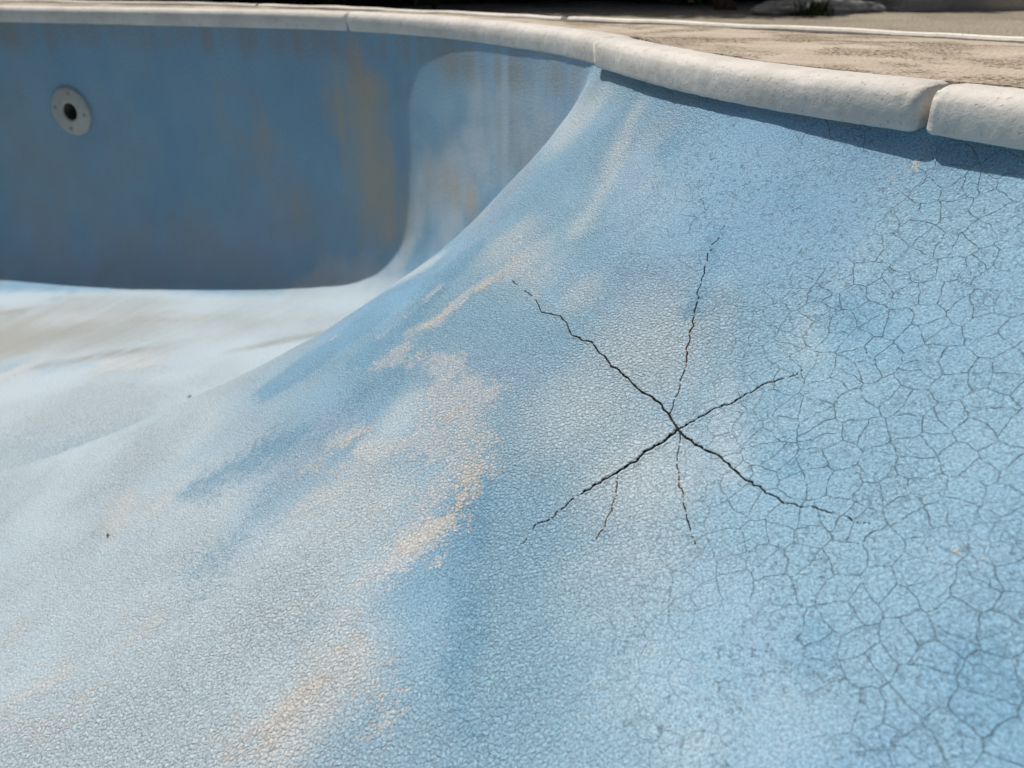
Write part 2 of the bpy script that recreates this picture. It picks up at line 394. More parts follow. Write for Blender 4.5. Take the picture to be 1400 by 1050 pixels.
# ease the foot of the flare into the floor
r0 = len(rows_d) - 52; r1 = len(rows_d) + 34; blk = PD[r0:r1].copy(); w_ = (sst(cols, -.25, .1) * (1 - sst(cols, 1.15, 1.42)))[None, :, None]
for _ in range(260): blk[1:-1] = .25 * blk[:-2] + .5 * blk[1:-1] + .25 * blk[2:]
PD[r0:r1] = PD[r0:r1] * (1 - w_) + blk * w_
PC[:, 0] = PD[idx_c, -1]; PC[:, -1] = PD[idx_c, 0]

# gentle unevenness of the plaster
PD0, PC0 = PD.copy(), PC.copy()
for Pg in (PD, PC):
    nn = gradn(Pg)
    a = vnoise(Pg, 4, 1) * .010 + vnoise(Pg, 11, 2) * .004 + vnoise(Pg, 30, 3) * .0012
    f = np.ones(len(Pg)); f[:12] = np.linspace(0, 1, 12); f[-len(ft) - 12:] = .45; f[-len(ft) - 40:-len(ft) - 12] = np.linspace(1, .45, 28)
    Pg += nn * (a * f[:, None])[..., None]
def edge_join():
    PC[:, 0] = PD[idx_c, -1]; PC[:, -1] = PD[idx_c, 0]
    for k in (0, -1):
        for j in range(3): PD[:, k, j] = np.interp(allr, idx_c, PD[idx_c, k, j])
edge_join()

# distance from each fine vertex to the crack arms
rs = slice(len(coarse_top) - 1, len(coarse_top) - 1 + len(rows_f)); c0 = np.searchsorted(cols, CU0 - 1e-6); c1 = np.searchsorted(cols, CU1 + 1e-6)
sub = PD[rs, c0:c1].copy(); nsub = gradn(sub); sub0 = PD0[rs, c0:c1]; best = np.full(sub.shape[:2], 9.0); wid = np.full(sub.shape[:2], .001)
flat = sub0.reshape(-1, 3); nflat = gradn(sub0).reshape(-1, 3); bf = best.ravel(); wf = wid.ravel()
for ia, (Q, W) in enumerate(arm3):
    for i in range(len(Q) - 1):
        a, b = Q[i], Q[i + 1]; lo = np.minimum(a, b) - .012; hi = np.maximum(a, b) + .012
        m = np.nonzero(((flat > lo) & (flat < hi)).all(1))[0]
        if not len(m): continue
        d = b - a; t = np.clip(((flat[m] - a) @ d) / max(d @ d, 1e-12), 0, 1); qv = flat[m] - a - t[:, None] * d; qv -= (qv * nflat[m]).sum(1)[:, None] * nflat[m]; q = np.linalg.norm(qv, axis=1)
        wloc = W[i] * (1 + .35 * math.sin(i * 1.7) * math.sin(i * .53))
        tail = i / len(Q); gap_ = math.sin(i * .83 + ia * 2.1) + .6 * math.sin(i * 2.3 + ia)
        if (ia >= 4 and gap_ > .75) or (tail > .8 and gap_ > .2): wloc = 1e-5
        k = (q - wloc) < (bf[m] - wf[m]); mm = m[k]; bf[mm] = q[k]; wf[mm] = wloc
best = bf.reshape(best.shape); wid = wf.reshape(wid.shape)
live = wid > 1e-4; wid = np.maximum(wid, .0003); x = np.where(live, best / wid, 9)
jit = vnoise(sub, 260, 9)
groove = -.0034 * np.clip(1.25 - x + jit * .5, 0, 1)
lip = np.exp(-((best - wid - .0022) / .0022) ** 2) * np.clip(wid / .0016, .2, 1.2) * (.0011 + .0016 * vnoise(sub, 120, 5)) * (best < .02)
side = vnoise(sub, 35, 12)
sub += nsub * (groove + np.clip(lip, 0, 1) * (1 + side * 1.2))[..., None]
# tiny lifted flakes all over the fine patch keep it from being smooth
PD[rs, c0:c1] = sub
is_crack = np.zeros(PD.shape[:2], bool); is_crack[rs, c0:c1] = live & (best < np.maximum(wid * .95, .00042))

# ------------------------------------------------------------------ wear layers, painted by strokes that follow marks in the photograph
VA0 = np.concatenate([PD0.reshape(-1, 3), PC0.reshape(-1, 3)]); VA = np.concatenate([PD.reshape(-1, 3), PC.reshape(-1, 3)]); nD = PD.shape[0] * PD.shape[1]
UA = np.concatenate([np.tile(cols, (PD.shape[0], 1)).ravel(), np.tile((cols_r + L_ / 2) % L_ - L_ / 2, (PC.shape[0], 1)).ravel()])
LAY = {k: np.zeros(len(VA)) for k in ('deep', 'lavender', 'pale', 'chalk', 'beige', 'grime', 'ochre')}
def stroke(layer, pts, r_px, val=1.0, soft=1.0):
    r_px = r_px * (2.1 if layer == 'chalk' else 1.8 if layer == 'beige' else 1.35)
    Q = trace(pts, max(5.0, r_px * .3)) if len(pts) > 1 else np.array([np.array(hit(*pts[0])[0])])
    if not len(Q): return
    dep = proj(Q)[2]; A = LAY[layer]
    rm = r_px * dep / F_PX; lo = (Q - rm[:, None]).min(0); hi = (Q + rm[:, None]).max(0)
    m = np.nonzero(((VA0 > lo) & (VA0 < hi)).all(1))[0]
    if not len(m): return
    v = np.zeros(len(m)); Pm = VA0[m]
    for q, r in zip(Q, rm):
        d = np.linalg.norm(Pm - q, axis=1) / r; v = np.maximum(v, val * (1 - sst(d, 1 - soft, 1)))
    A[m] = np.maximum(A[m], v)
STROKES = [
    # pale, chalked floor on the left
    ('pale', [(-60, 440), (150, 440), (330, 450), (440, 425)], 120, 1.0, .6), ('pale', [(-60, 560), (120, 540), (300, 500), (400, 470)], 110, 1.0, .6),
    ('pale', [(-40, 680), (120, 660), (220, 600)], 110, .8, .9), ('pale', [(-40, 860), (80, 800), (200, 760)], 150, .75, .9),
    ('pale', [(60, 980), (200, 900), (330, 860), (420, 760), (500, 690)], 130, .85, .9), ('pale', [(250, 1040), (360, 980), (450, 900)], 110, .75, .9),
    ('pale', [(-30, 1040), (150, 1020)], 150, .7, .9),
    ('pale', [(890, 480), (800, 560), (860, 640)], 150, .8, 1.0), ('pale', [(860, 760), (880, 900), (960, 1000), (1060, 1000)], 170, .42, 1.0),
    ('pale', [(985, 400), (980, 500), (988, 590), (1000, 640)], 40, .42, .8), ('pale', [(870, 150), (850, 190), (825, 260), (790, 310)], 34, .55, 1.0), ('pale', [(1230, 230), (1210, 300), (1120, 420), (1100, 470)], 60, .36, 1.0),
    ('pale', [(700, 330), (740, 380), (790, 400)], 70, .5, 1.0), ('pale', [(655, 160), (740, 140), (800, 160)], 90, .55, .9),
    ('pale', [(1290, 770), (1340, 750)], 60, .3, 1.0), ('pale', [(560, 560), (500, 640), (450, 700)], 60, .7, .9),
    # chalky white band down the flare
    ('chalk', [(822, 262), (815, 290)], 10, .5), ('chalk', [(690, 372), (640, 400), (600, 440), (560, 455)], 12, .6), ('chalk', [(600, 395), (560, 430), (520, 460)], 9, .55),
    ('chalk', [(640, 540), (600, 590), (630, 640), (590, 700), (540, 760), (480, 830), (420, 930), (350, 1040)], 46, .85, .9),
    ('chalk', [(640, 545), (645, 600), (640, 660), (600, 720), (560, 760), (520, 800), (470, 860), (430, 920), (390, 980), (330, 1060)], 30, .8), ('chalk', [(560, 690), (500, 720), (470, 790), (400, 850)], 40, .55), ('chalk', [(330, 860), (300, 960), (230, 1040)], 40, .5),
    ('beige', [(640, 600), (650, 660), (615, 705)], 14, .65), ('beige', [(540, 830), (480, 860), (440, 905)], 20, .6), ('beige', [(400, 975), (340, 1045)], 24, .7), ('beige', [(520, 940), (550, 990)], 20, .55),
    ('chalk', [(470, 600), (520, 620), (570, 600)], 30, .7), ('chalk', [(440, 680), (520, 690), (560, 650)], 46, .75), ('chalk', [(180, 680), (150, 740), (210, 700)], 26, .75),
    ('chalk', [(330, 850), (280, 900)], 34, .65), ('chalk', [(480, 900), (540, 960), (520, 1000)], 30, .8), ('chalk', [(80, 800), (40, 850)], 50, .6), ('chalk', [(60, 435), (180, 432), (240, 428)], 30, .5),
    ('chalk', [(860, 160), (850, 190)], 14, .45), ('chalk', [(300, 1000), (380, 960)], 40, .6),
    ('chalk', [(640, 600), (650, 650), (620, 700), (590, 760), (540, 800), (500, 830), (470, 880)], 34, .6), ('chalk', [(550, 770), (490, 860), (430, 950), (370, 1050)], 44, .72), ('chalk', [(520, 640), (450, 700), (500, 760)], 44, .55), ('chalk', [(180, 860), (120, 960)], 60, .5), ('pale', [(640, 560), (600, 650), (520, 740), (460, 860), (380, 980)], 80, .6, 1.0),
    ('chalk', [(520, 500), (560, 480), (620, 500)], 22, .6), ('chalk', [(620, 500), (600, 540)], 18, .65), ('chalk', [(430, 640), (470, 660)], 30, .6), ('chalk', [(140, 860), (60, 940)], 60, .5), ('chalk', [(700, 360), (760, 400)], 18, .5),
    ('chalk', [(-20, 520), (80, 500), (200, 490)], 40, .5), ('chalk', [(300, 460), (420, 430)], 26, .5), ('grime', [(60, 500), (180, 480)], 20, .4), ('grime', [(320, 480), (440, 455)], 16, .45), ('grime', [(-10, 430), (30, 425)], 12, .5),
    ('deep', [(100, 400), (30, 430)], 24, .6), ('deep', [(-20, 610), (60, 590), (150, 580)], 40, .22), ('lavender', [(60, 650), (150, 620)], 60, .6),
    # bare beige undercoat
    ('beige', [(640, 640), (625, 690), (590, 715), (555, 745)], 22, .85), ('beige', [(560, 790), (520, 850), (470, 880)], 24, .7), ('beige', [(430, 930), (400, 970), (330, 1040)], 22, .85),
    ('beige', [(500, 930), (540, 970), (555, 1010)], 18, .7), ('beige', [(575, 880), (550, 900)], 36, .65), ('beige', [(730, 400), (740, 420)], 10, .7), ('beige', [(820, 265), (815, 285)], 10, .7),
    ('beige', [(690, 375), (655, 395)], 9, .75), ('beige', [(610, 425), (585, 445)], 9, .75), ('beige', [(160, 735), (190, 712)], 12, .75), ('beige', [(640, 548), (610, 570)], 12, .6),
    ('beige', [(1106, 430), (1100, 455)], 14, .6), ('beige', [(1255, 235), (1215, 255)], 22, .5), ('beige', [(1290, 745), (1340, 760)], 14, .6), ('beige', [(470, 605), (500, 590)], 14, .6), ('beige', [(180, 437), (280, 433)], 14, .55),
    ('beige', [(130, 480), (200, 475)], 8, .6), ('beige', [(400, 480), (460, 462)], 8, .6),
    # stronger blue
    ('deep', [(610, 760), (630, 830), (620, 930), (650, 1000)], 60, .62, 1.0), ('deep', [(1070, 560), (1090, 640)], 80, .5, 1.0), ('deep', [(1140, 420), (1250, 480), (1350, 520)], 90, .6, 1.0),
    ('deep', [(980, 330), (955, 420)], 34, .75, .9), ('deep', [(650, 660), (640, 740)], 40, .8, .8), ('deep', [(560, 400), (470, 465), (370, 530)], 46, 1.0, .8), ('deep', [(640, 345), (560, 440), (500, 490)], 40, .7, .9),
    ('deep', [(300, 660), (420, 580), (520, 510)], 90, .5, 1.0), ('deep', [(370, 690), (300, 770)], 100, .38, 1.0), ('deep', [(920, 200), (1000, 250), (1100, 280)], 60, .6, 1.0), ('deep', [(1330, 900), (1380, 1000)], 90, .7, 1.0),
    ('deep', [(430, 640), (440, 700)], 24, .5), ('deep', [(500, 840), (530, 870)], 26, .55), ('deep', [(420, 850), (410, 960)], 22, .5), ('deep', [(1120, 860), (1100, 900)], 60, .5, 1.0),
    ('deep', [(0, 395), (60, 392), (150, 395)], 30, .5), ('deep', [(40, 600), (100, 590)], 50, .2, 1.0),
    ('lavender', [(790, 130), (700, 260), (640, 340)], 60, .7, 1.0), ('lavender', [(330, 660), (280, 700), (450, 580)], 80, .8, 1.0), ('lavender', [(600, 500), (700, 520)], 80, .5, 1.0), ('lavender', [(380, 740), (320, 800)], 80, .5, 1.0),
    ('lavender', [(20, 330), (200, 350), (380, 320)], 70, .6, 1.0), ('lavender', [(870, 220), (880, 300), (900, 380)], 110, .6, 1.0), ('pale', [(860, 230), (900, 270)], 110, .3, 1.0), ('lavender', [(1000, 800), (1050, 900)], 90, .4, 1.0),
    # far wall: damp grey band under the coping, run-off and ochre stains
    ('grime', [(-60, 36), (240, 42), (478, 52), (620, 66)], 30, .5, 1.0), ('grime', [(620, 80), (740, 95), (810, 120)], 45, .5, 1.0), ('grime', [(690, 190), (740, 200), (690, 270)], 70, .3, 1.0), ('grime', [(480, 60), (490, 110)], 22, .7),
    ('grime', [(1265, 195), (1262, 210)], 14, .6), ('grime', [(1330, 200), (1400, 212)], 9, .6), ('grime', [(900, 122), (1050, 155), (1250, 186)], 5, .6),
    ('ochre', [(484, 60), (487, 140)], 26, .75), ('ochre', [(488, 130), (497, 190), (510, 250), (525, 310)], 66, .9, 1.0), ('ochre', [(525, 200), (530, 300)], 36, .7), ('ochre', [(600, 240), (640, 270), (655, 300)], 44, .5, 1.0),
    ('ochre', [(350, 240), (400, 270)], 60, .2), ('ochre', [(320, 160), (370, 180)], 80, .22, 1.0), ('pale', [(720, 140), (780, 160), (650, 200), (600, 260)], 80, .75, 1.0), ('pale', [(580, 250), (570, 320), (540, 365)], 24, .8, .9), ('pale', [(620, 300), (590, 360), (520, 400)], 40, .8, .9),
]
for s in STROKES: stroke(*s)
def fbm(P, scale, seed, octv=4, gain=.58):
    r = 0; a = 1.0; tot = 0
    for o in range(octv): r = r + a * vnoise(P, scale * 2.03 ** o, seed + o); tot += a; a *= gain
    return r / tot * 1.7
down = np.concatenate([np.tile(np.concatenate([rows_d / (np.pi / 2), 1 + ft])[:, None], (1, len(cols))).ravel(), np.tile(np.concatenate([rows_c / (np.pi / 2), 1 + ft])[:, None], (1, len(cols_r))).ravel()])
nearness = sst(UA, -.15, .15) * (UA < 3)
spatial = 1 - sst(np.hypot(VA0[:, 0] + .15, VA0[:, 1] - .6), .98, 2.5)
onfloor = sst(down, .55, .95); nearness = nearness * (1 - onfloor) + spatial * onfloor
nA, nB = fbm(VA, 10, 60, 4), fbm(VA + 7.3, 4, 70, 2)
fall = np.stack([UA * 16, down * 5.0, UA * 0], 1); nS = fbm(fall, 1.0, 80, 4)
wallS = fbm(np.stack([UA * 30, down * 2.2, UA * 0 + 5], 1), 1.0, 90, 3)
gate = lambda k: .12 + .88 * sst(LAY[k], .0, .3)
LAY['tone'] = np.clip(.5 + .9 * nB + .3 * nS, 0, 1)
LAY['pale'] = LAY['pale'] * .9 + nearness * (.60 * sst(down, .42, .62) + .12 - .10 * sst(UA, .45, .65)) + (1 - nearness) * .56 * sst(down, .86, 1.0) + (.45 * nA + .40 * nS + .35 * nB) * (.35 + .65 * sst(LAY['pale'], 0, .5)) * (1 - .55 * sst(UA, .3, .6) * (1 - sst(down, .5, .7)))
nH = fbm(VA, 38, 150, 3)
LAY['deep'] = LAY['deep'] + (.5 * nA + .45 * nS + .35 * nH) * (.45 + .55 * sst(LAY['deep'], 0, .4))
LAY['lavender'] = LAY['lavender'] + .25 * nearness * sst(down, .4, .6) + .6 * nB
LAY['chalk'] = LAY['chalk'] * .92 + (.9 * nA + .7 * nS + .5 * nH) * gate('chalk') - .04
LAY['beige'] = LAY['beige'] * .95 + (.9 * nA + .7 * nS + .6 * nH) * gate('beige') - .06
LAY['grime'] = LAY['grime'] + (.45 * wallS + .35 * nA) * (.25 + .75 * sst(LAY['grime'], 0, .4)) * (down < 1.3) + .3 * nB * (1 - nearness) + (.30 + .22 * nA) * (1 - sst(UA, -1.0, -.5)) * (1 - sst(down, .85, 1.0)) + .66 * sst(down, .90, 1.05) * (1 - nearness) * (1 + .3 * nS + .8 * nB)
LAY['ochre'] = LAY['ochre'] + (.45 * wallS + .5 * nA) * gate('ochre') + .36 * sst(down, .90, 1.06) * (1 - .6 * nearness) * (1 + .5 * nB)
LAY['rust'] = np.zeros(len(VA)); rr_ = np.arange(nD).reshape(PD.shape[:2])[rs, c0:c1].ravel()
LAY['rust'][rr_] = (np.exp(-(np.clip(best - wid, 0, 1) / .0016)) * np.clip(.35 + 1.6 * vnoise(sub, 18, 160), 0, .9)).ravel() * (best.ravel() < .012)
# crazing grows coarser towards the steep right-hand part; the fine net belongs to the flare and the floor
hA = {k: np.array(hit(*p)[0]) for k, p in dict(a=(1250, 380), b=(1330, 560), c=(1200, 800), d=(1080, 930), e=(1080, 230), f=(920, 230), g=(1380, 900), h=(1390, 240), i=(1180, 620)).items()}
def near_(keys, r): return np.max([1 - sst(np.linalg.norm(VA0 - hA[k], axis=1), r * .3, r) for k in keys], 0)
zone = np.clip(near_('abcdeghi', .29), 0, 1) * (UA > -.1)
craze = zone * sst(nA * 1.2 + nB, -.36, .08) * (1 - .6 * sst(-VA0[:, 2], .26, .48))
craze_fine = zone * sst(fbm(VA, 14, 130, 2), .0, .35) * .38
pitted = np.clip(near_('abceg', .40) * (UA > 0), 0, 1) * sst(fbm(VA, 15, 140, 2) + .16, -.2, .3)
net = np.clip(.18 + .82 * nearness, 0, 1) * (1 - .68 * zone) * np.clip(.85 + 1.3 * nB + .6 * nA, .3, 1.1)
ATT = dict(LAY, craze=craze, craze_fine=craze_fine, pitted=pitted, net=net)

QD = grid_q(*PD.shape[:2]); fc = (is_crack[:-1, :-1].astype(int) + is_crack[1:, 1:] + is_crack[:-1, 1:] + is_crack[1:, :-1]) >= 2; fc = fc.ravel()
QC = grid_q(PC.shape[0], PC.shape[1], nD)
# inlet: hole in the far wall
inl, inl_n, inl_u, _ = hit(99, 152); inl_np = np.array(inl)
fcen = VA[QC].mean(1); keepC = np.linalg.norm(fcen - inl_np, axis=1) > .038
cap_i = np.concatenate([np.arange(PD.shape[1]) + (PD.shape[0] - 1) * PD.shape[1], nD + (PC.shape[0] - 1) * PC.shape[1] + np.arange(PC.shape[1])])
Q_basin = np.concatenate([QD[~fc], QC[keepC]])
pool = empty('swimming_pool', (float(CEN[0]), float(CEN[1]), 0))
tag(pool, 'drained kidney shaped swimming pool with faded cracked blue paint and pale stone rim', 'swimming pool')
def to_pool(o): o.parent = pool; o.matrix_parent_inverse = Matrix.Translation(-pool.location); return o
def compact(V, Q, att=None):
    ids, inv = np.unique(Q, return_inverse=True)
    return V[ids], inv.reshape(Q.shape), {k: v[ids] for k, v in (att or {}).items()}
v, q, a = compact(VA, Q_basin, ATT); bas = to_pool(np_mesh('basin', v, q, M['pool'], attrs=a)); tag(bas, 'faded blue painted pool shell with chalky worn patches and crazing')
cen_fan = np.concatenate([VA[cap_i], [[CEN[0], CEN[1], -.845]]]); k = len(cap_i)
fan = np.array([[i, (i + 1) % k, k] for i in range(k)]); fanq = to_pool(np_mesh('floor_cap', cen_fan, fan, M['plastic']))  # added cap closing the centre of the floor mesh, out of view
v, q, a = compact(VA, QD[fc]); crk = to_pool(np_mesh('crack', v, q, M['crack'])); tag(crk, 'dark star shaped crack with arms radiating through the blue paint')

# ------------------------------------------------------------------ return inlet on the far wall
inlet_z = inl_n.normalized(); inl_mat = Matrix.Translation(inl) @ inlet_z.to_track_quat('Z', 'Y').to_matrix().to_4x4()
RI = .5 * 63 * proj(inl_np)[2] / F_PX
def lathe(prof, seg=48):
    bm = bmesh.new(); rings = []
    for r, z in prof: rings.append([bm.verts.new((r * math.cos(2 * math.pi * i / seg), r * math.sin(2 * math.pi * i / seg), z)) for i in range(seg)])
    for A, B in zip(rings[:-1], rings[1:]):
        for i in range(seg): bm.faces.new((A[i], A[(i + 1) % seg], B[(i + 1) % seg], B[i]))
    return bm, rings
inlet = bpy.data.objects.new('inlet_fitting', None)
k_ = RI / .08
bm, _r = lathe([(.078 * k_, -.02), (.080 * k_, .004), (.078 * k_, .010), (.072 * k_, .0125), (.040 * k_, .0135), (.034 * k_, .0150), (.031 * k_, .0135), (.0285 * k_, .010), (.0275 * k_, -.02)])
inlet = bm_obj('inlet_fitting', bm, M['plastic']); inlet.matrix_world = inl_mat; to_pool(inlet); tag(inlet, 'round white plastic inlet fitting with dark central opening')
bm, rr = lathe([(.0275 * k_, .009), (.027 * k_, -.03), (.026 * k_, -.16)]); bm.faces.new(rr[-1]); bm_obj('pipe', bm, M['pipe'], parent=inlet)
bm, rr = lathe([(.0074 * k_, .012), (.0070 * k_, .0145), (.004 * k_, .0152), (.0008, .0150)], 14); bm.faces.new(rr[-1]); scr = None
for i in range(4):
    if scr is None: o = scr = bm_obj('screw', bm, M['screw'], parent=inlet)
    else: o = link(scr.copy(), inlet)
    an = math.radians(80 + 90 * i); o.location = (.059 * k_ * math.cos(an), .059 * k_ * math.sin(an), -.0004)

# ------------------------------------------------------------------ coping stones
def section(fine):
    # (inward offset, z) from the back of the underside, round the nose, to the back of the top
    s = [(-.075, -.050), (-.03, -.0505), (-.014, -.0505)]; n = 5 if not fine else 8
    for a in np.linspace(-90, -8, n): s.append((-.0105 + .006 * math.cos(math.radians(a)), -.0445 + .006 * math.sin(math.radians(a))))
    s += [(-.0034, -.038), (-.0024, -.032), (-.0017, -.025)]
    for a in np.linspace(12, 90, n + 4): s.append((-.0215 + .0197 * math.cos(math.radians(a)), -.0195 + .0192 * math.sin(math.radians(a))))
    s += [(-.032, 0.0), (-.042, 0.0002), (-.054, -.0003), (-.060, -.0006), (-.066, -.0012), (-.072, -.004), (-.075, -.008)]
    return np.array(s)
def coping(ua, ub, ra, rb, push=0.0, fine=False, seed=0):
    step = .004 if fine else .02
    us = spaced(ua, ub, step)
    e = np.array([0, .0007, .0018, .0035, .006, .009, .013, .02]); us = np.unique(np.concatenate([us, ua + e, ub - e])); us = us[(us >= ua) & (us <= ub)]
    S = section(fine); C = per(R_, us); N = per(N_, us)
    ins = np.zeros(len(us))
    for d, r in ((us - ua, ra), (ub - us, rb)): 
        q = np.clip(1 - d / r, 0, 1); ins = np.maximum(ins, r * (1 - np.sqrt(np.clip(1 - q * q, 0, 1))))
    c = np.array([-.026, -.027]); rel = S - c
    V = np.zeros((len(us), len(S), 3)); ln = np.linalg.norm(rel, axis=1); un = rel / ln[:, None]
    mask = np.where(S[:, 0] > -.07, 1, 0.3)
    s2 = S[None] - ins[:, None, None] * un[None] * np.array([.9, .55]) * mask[None, :, None]
    s2 = np.where(S[None] < -9, S[None], s2)
    pu = push + (.015 * np.exp(-(us - ua) / .12) if abs(ua) < .02 else 0 * us)
    V[..., :2] = C[:, None] + (s2[..., 0] + pu[:, None])[..., None] * N[:, None]; V[..., 2] = s2[..., 1]
    nr = np.zeros_like(V); nr[..., :2] = un[None, :, :1] * N[:, None]; nr[..., 2] = un[None, :, 1]
    amp = vnoise(V, 6, 20 + seed) * .0018 + vnoise(V, 45, 21) * .0006 + (vnoise(V, 130, 22) * .0010 if fine else 0)
    edge = np.exp(-np.minimum(us - ua, ub - us) / .01)[:, None]
    amp = amp + edge * np.minimum(vnoise(V, 110, 23), 0) * .010 + np.minimum(vnoise(V, 60, 24) + .36, 0) * .010
    V += nr * amp[..., None]
    m = len(S); idx = np.arange(len(us) * m).reshape(len(us), m)
    Q = np.stack([idx[:-1], idx[1:], np.roll(idx, -1, 1)[1:], np.roll(idx, -1, 1)[:-1]], -1).reshape(-1, 4)
    vv = V.reshape(-1, 3).tolist(); faces = Q.tolist()
    faces.append(idx[0].tolist()); faces.append(idx[-1][::-1].tolist())
    me = bpy.data.meshes.new('coping_stone'); me.from_pydata(vv, [], faces); me.update()
    for p in me.polygons: p.use_smooth = len(p.vertices) == 4
    me.materials.append(M['coping']); o = link(bpy.data.objects.new('coping_stone', me)); to_pool(o); return o
JO = [-3.95, -2.62, -1.168, 0.0, .752, 1.62, 2.5, 3.4, 4.3, 5.2, 6.1, 7.0, 7.9, 8.8, 9.7, 10.6, 11.5, 12.2]
JO = [j for j in JO if j < L_ - 3.95 - .3] + [L_ - 3.95]
for i, (a, b) in enumerate(zip(JO[:-1], JO[1:])):
    near = (abs(a) < .01) or abs(a - .752) < .01
    ga = .0055 if abs(a - .752) < .01 else (.0050 if abs(a) < .01 else .003); gb = .0055 if abs(b - .752) < .01 else (.0050 if abs(b) < .01 else .003)
    coping(a + ga, b - gb, .024 if abs(a) < .01 else .010 if near else .008, .011, .004 if near else 0, near or abs(b) < .01, i)

# ------------------------------------------------------------------ deck slabs, edging, ground
EDGE = [(-3.2, 4.0), (-1.8, 3.36), (-.9, 2.98), (-.12, 2.4), (.14, 2.14), (.31, 2.0), (.48, 1.86), (.62, 1.735), (.76, 1.60), (.89, 1.465), (1.25, 1.02), (1.6, .2), (1.6, -.8), (1.1, -1.8), (-.3, -2.5), (-2.2, -2.7), (-4.1, -2.0), (-5.2, -.3), (-5.4, 1.6), (-5.0, 3.3), (-4.2, 3.95)]
eg, ER, EL = closed_curve(EDGE, 3000); ER = psmooth(ER, 8)
ET = np.roll(ER, -1, 0) - np.roll(ER, 1, 0); ET /= np.linalg.norm(ET, axis=1)[:, None]; EN = np.stack([ET[:, 1], -ET[:, 0]], 1)
def polar(C, th):
    d = C - CEN; a = np.arctan2(d[:, 1], d[:, 0]); o = np.argsort(a); a = a[o]; p = C[o]
    ax = np.concatenate([a - 2 * np.pi, a, a + 2 * np.pi]); return np.stack([np.interp(th, ax, np.tile(p[:, k], 3)) for k in (0, 1)], -1)
th = np.linspace(-np.pi, np.pi, 1601)
inn = polar(R_ - .0765 * N_, th); outr = polar(ER + .006 * EN, th)
deck = empty('pavement', (0, 0, 0)); tag(deck, 'rough sand coloured paving round the pool rim', kind='structure')
def deck_slab(lo, hi, pl):
    m = (th >= lo - .25) & (th <= hi + .25); A, B = inn[m], outr[m]; bm = bmesh.new(); t = np.linspace(0, 1, 14); g = []
    for k in range(len(A)):
        col = []
        for s in t:
            p = A[k] + (B[k] - A[k]) * s
            col.append(bm.verts.new((p[0], p[1], -.003)))
        g.append(col)
    for a, b in zip(g[:-1], g[1:]):
        for i in range(len(t) - 1): bm.faces.new((a[i], a[i + 1], b[i + 1], b[i]))
    co = np.array([v.co[:] for v in bm.verts]); zz = .004 * vnoise(co, 5, 31) + .002 * vnoise(co, 22, 32)
    for v, q in zip(bm.verts, zz): v.co.z += q
    for (p, n) in pl: bmesh.ops.bisect_plane(bm, geom=bm.verts[:] + bm.edges[:] + bm.faces[:], plane_co=p, plane_no=n, clear_outer=True)
    bmesh.ops.recalc_face_normals(bm, faces=bm.faces)
    if sum(f.normal.z for f in bm.faces) < 0: bmesh.ops.reverse_faces(bm, faces=bm.faces[:])
    r = bmesh.ops.extrude_face_region(bm, geom=bm.faces[:]); 
    for v in [e for e in r['geom'] if isinstance(e, bmesh.types.BMVert)]: v.co.z = v.co.z
    top = set(e for e in r['geom'] if isinstance(e, bmesh.types.BMVert))
    for v in bm.verts:
        if v not in top: v.co.z -= .06
    bmesh.ops.recalc_face_normals(bm, faces=bm.faces)
    return bm_obj('paving_slab', bm, M['deck'], False, deck)
# joints: point on the rim and direction of the joint line outwards
jl = [((.2, 1.62), (.31, -.10))]
for uj in (-1.168, 1.62, 2.5, 3.4, 4.3, 5.2, 6.1, 7.0, 7.9, 8.8, 9.7, 10.6, 11.5, -3.95, -2.62):
    p = per(R_, [uj])[0]; n = -per(psmooth(N_, 40), [uj])[0]; jl.append((tuple(p), tuple(n)))
jl = sorted(jl, key=lambda j: math.atan2(j[0][1] - CEN[1], j[0][0] - CEN[0]))
for i in range(len(jl)):
    (p, d), (p2, d2) = jl[i], jl[(i + 1) % len(jl)]
    a = math.atan2(p[1] - CEN[1], p[0] - CEN[0]); b = math.atan2(p2[1] - CEN[1], p2[0] - CEN[0])
    d = np.array(d) / np.linalg.norm(d); d2 = np.array(d2) / np.linalg.norm(d2)
    L1 = np.array([-d[1], d[0]]); L2 = np.array([-d2[1], d2[0]]); gap = .0022
    pl = [((p[0] + L1[0] * gap, p[1] + L1[1] * gap, 0), (-L1[0], -L1[1], 0)), ((p2[0] - L2[0] * gap, p2[1] - L2[1] * gap, 0), (L2[0], L2[1], 0))]
    if b < a:                                                # the slab that crosses the branch cut
        th = np.linspace(0, 2 * np.pi, 1601); inn = polar(R_ - .0765 * N_, th); outr = polar(ER + .006 * EN, th); b += 2 * math.pi
    deck_slab(a, b, pl)
th = np.linspace(-np.pi, np.pi, 801)

# white edging strips along the outer border, about a metre each
ne = 17
for i in range(ne):
    k = np.arange(int(i * 3000 / ne) + 1, int((i + 1) * 3000 / ne) - 0, 6); C = ER[k % 3000]; N = EN[k % 3000]
    S = np.array([(.0, -.14), (.0, .0), (-.002, .004), (-.006, .006), (-.024, .006), (-.028, .004), (-.030, 0), (-.030, -.14)])
    V = np.zeros((len(k), len(S), 3)); V[..., :2] = C[:, None] + S[None, :, :1] * N[:, None]; V[..., 2] = S[None, :, 1]
    V[..., 2] += vnoise(V, 9, 41) * .004 * (S[None, :, 1] > -.1); idx = np.arange(V.shape[0] * V.shape[1]).reshape(V.shape[:2])
    fs = np.stack([idx[:-1, :-1], idx[1:, :-1], idx[1:, 1:], idx[:-1, 1:]], -1).reshape(-1, 4).tolist() + [idx[0].tolist(), idx[-1][::-1].tolist()]
    me = bpy.data.meshes.new('edging_strip'); me.from_pydata(V.reshape(-1, 3).tolist(), [], fs); me.materials.append(M['edging']); link(bpy.data.objects.new('edging_strip', me), deck)

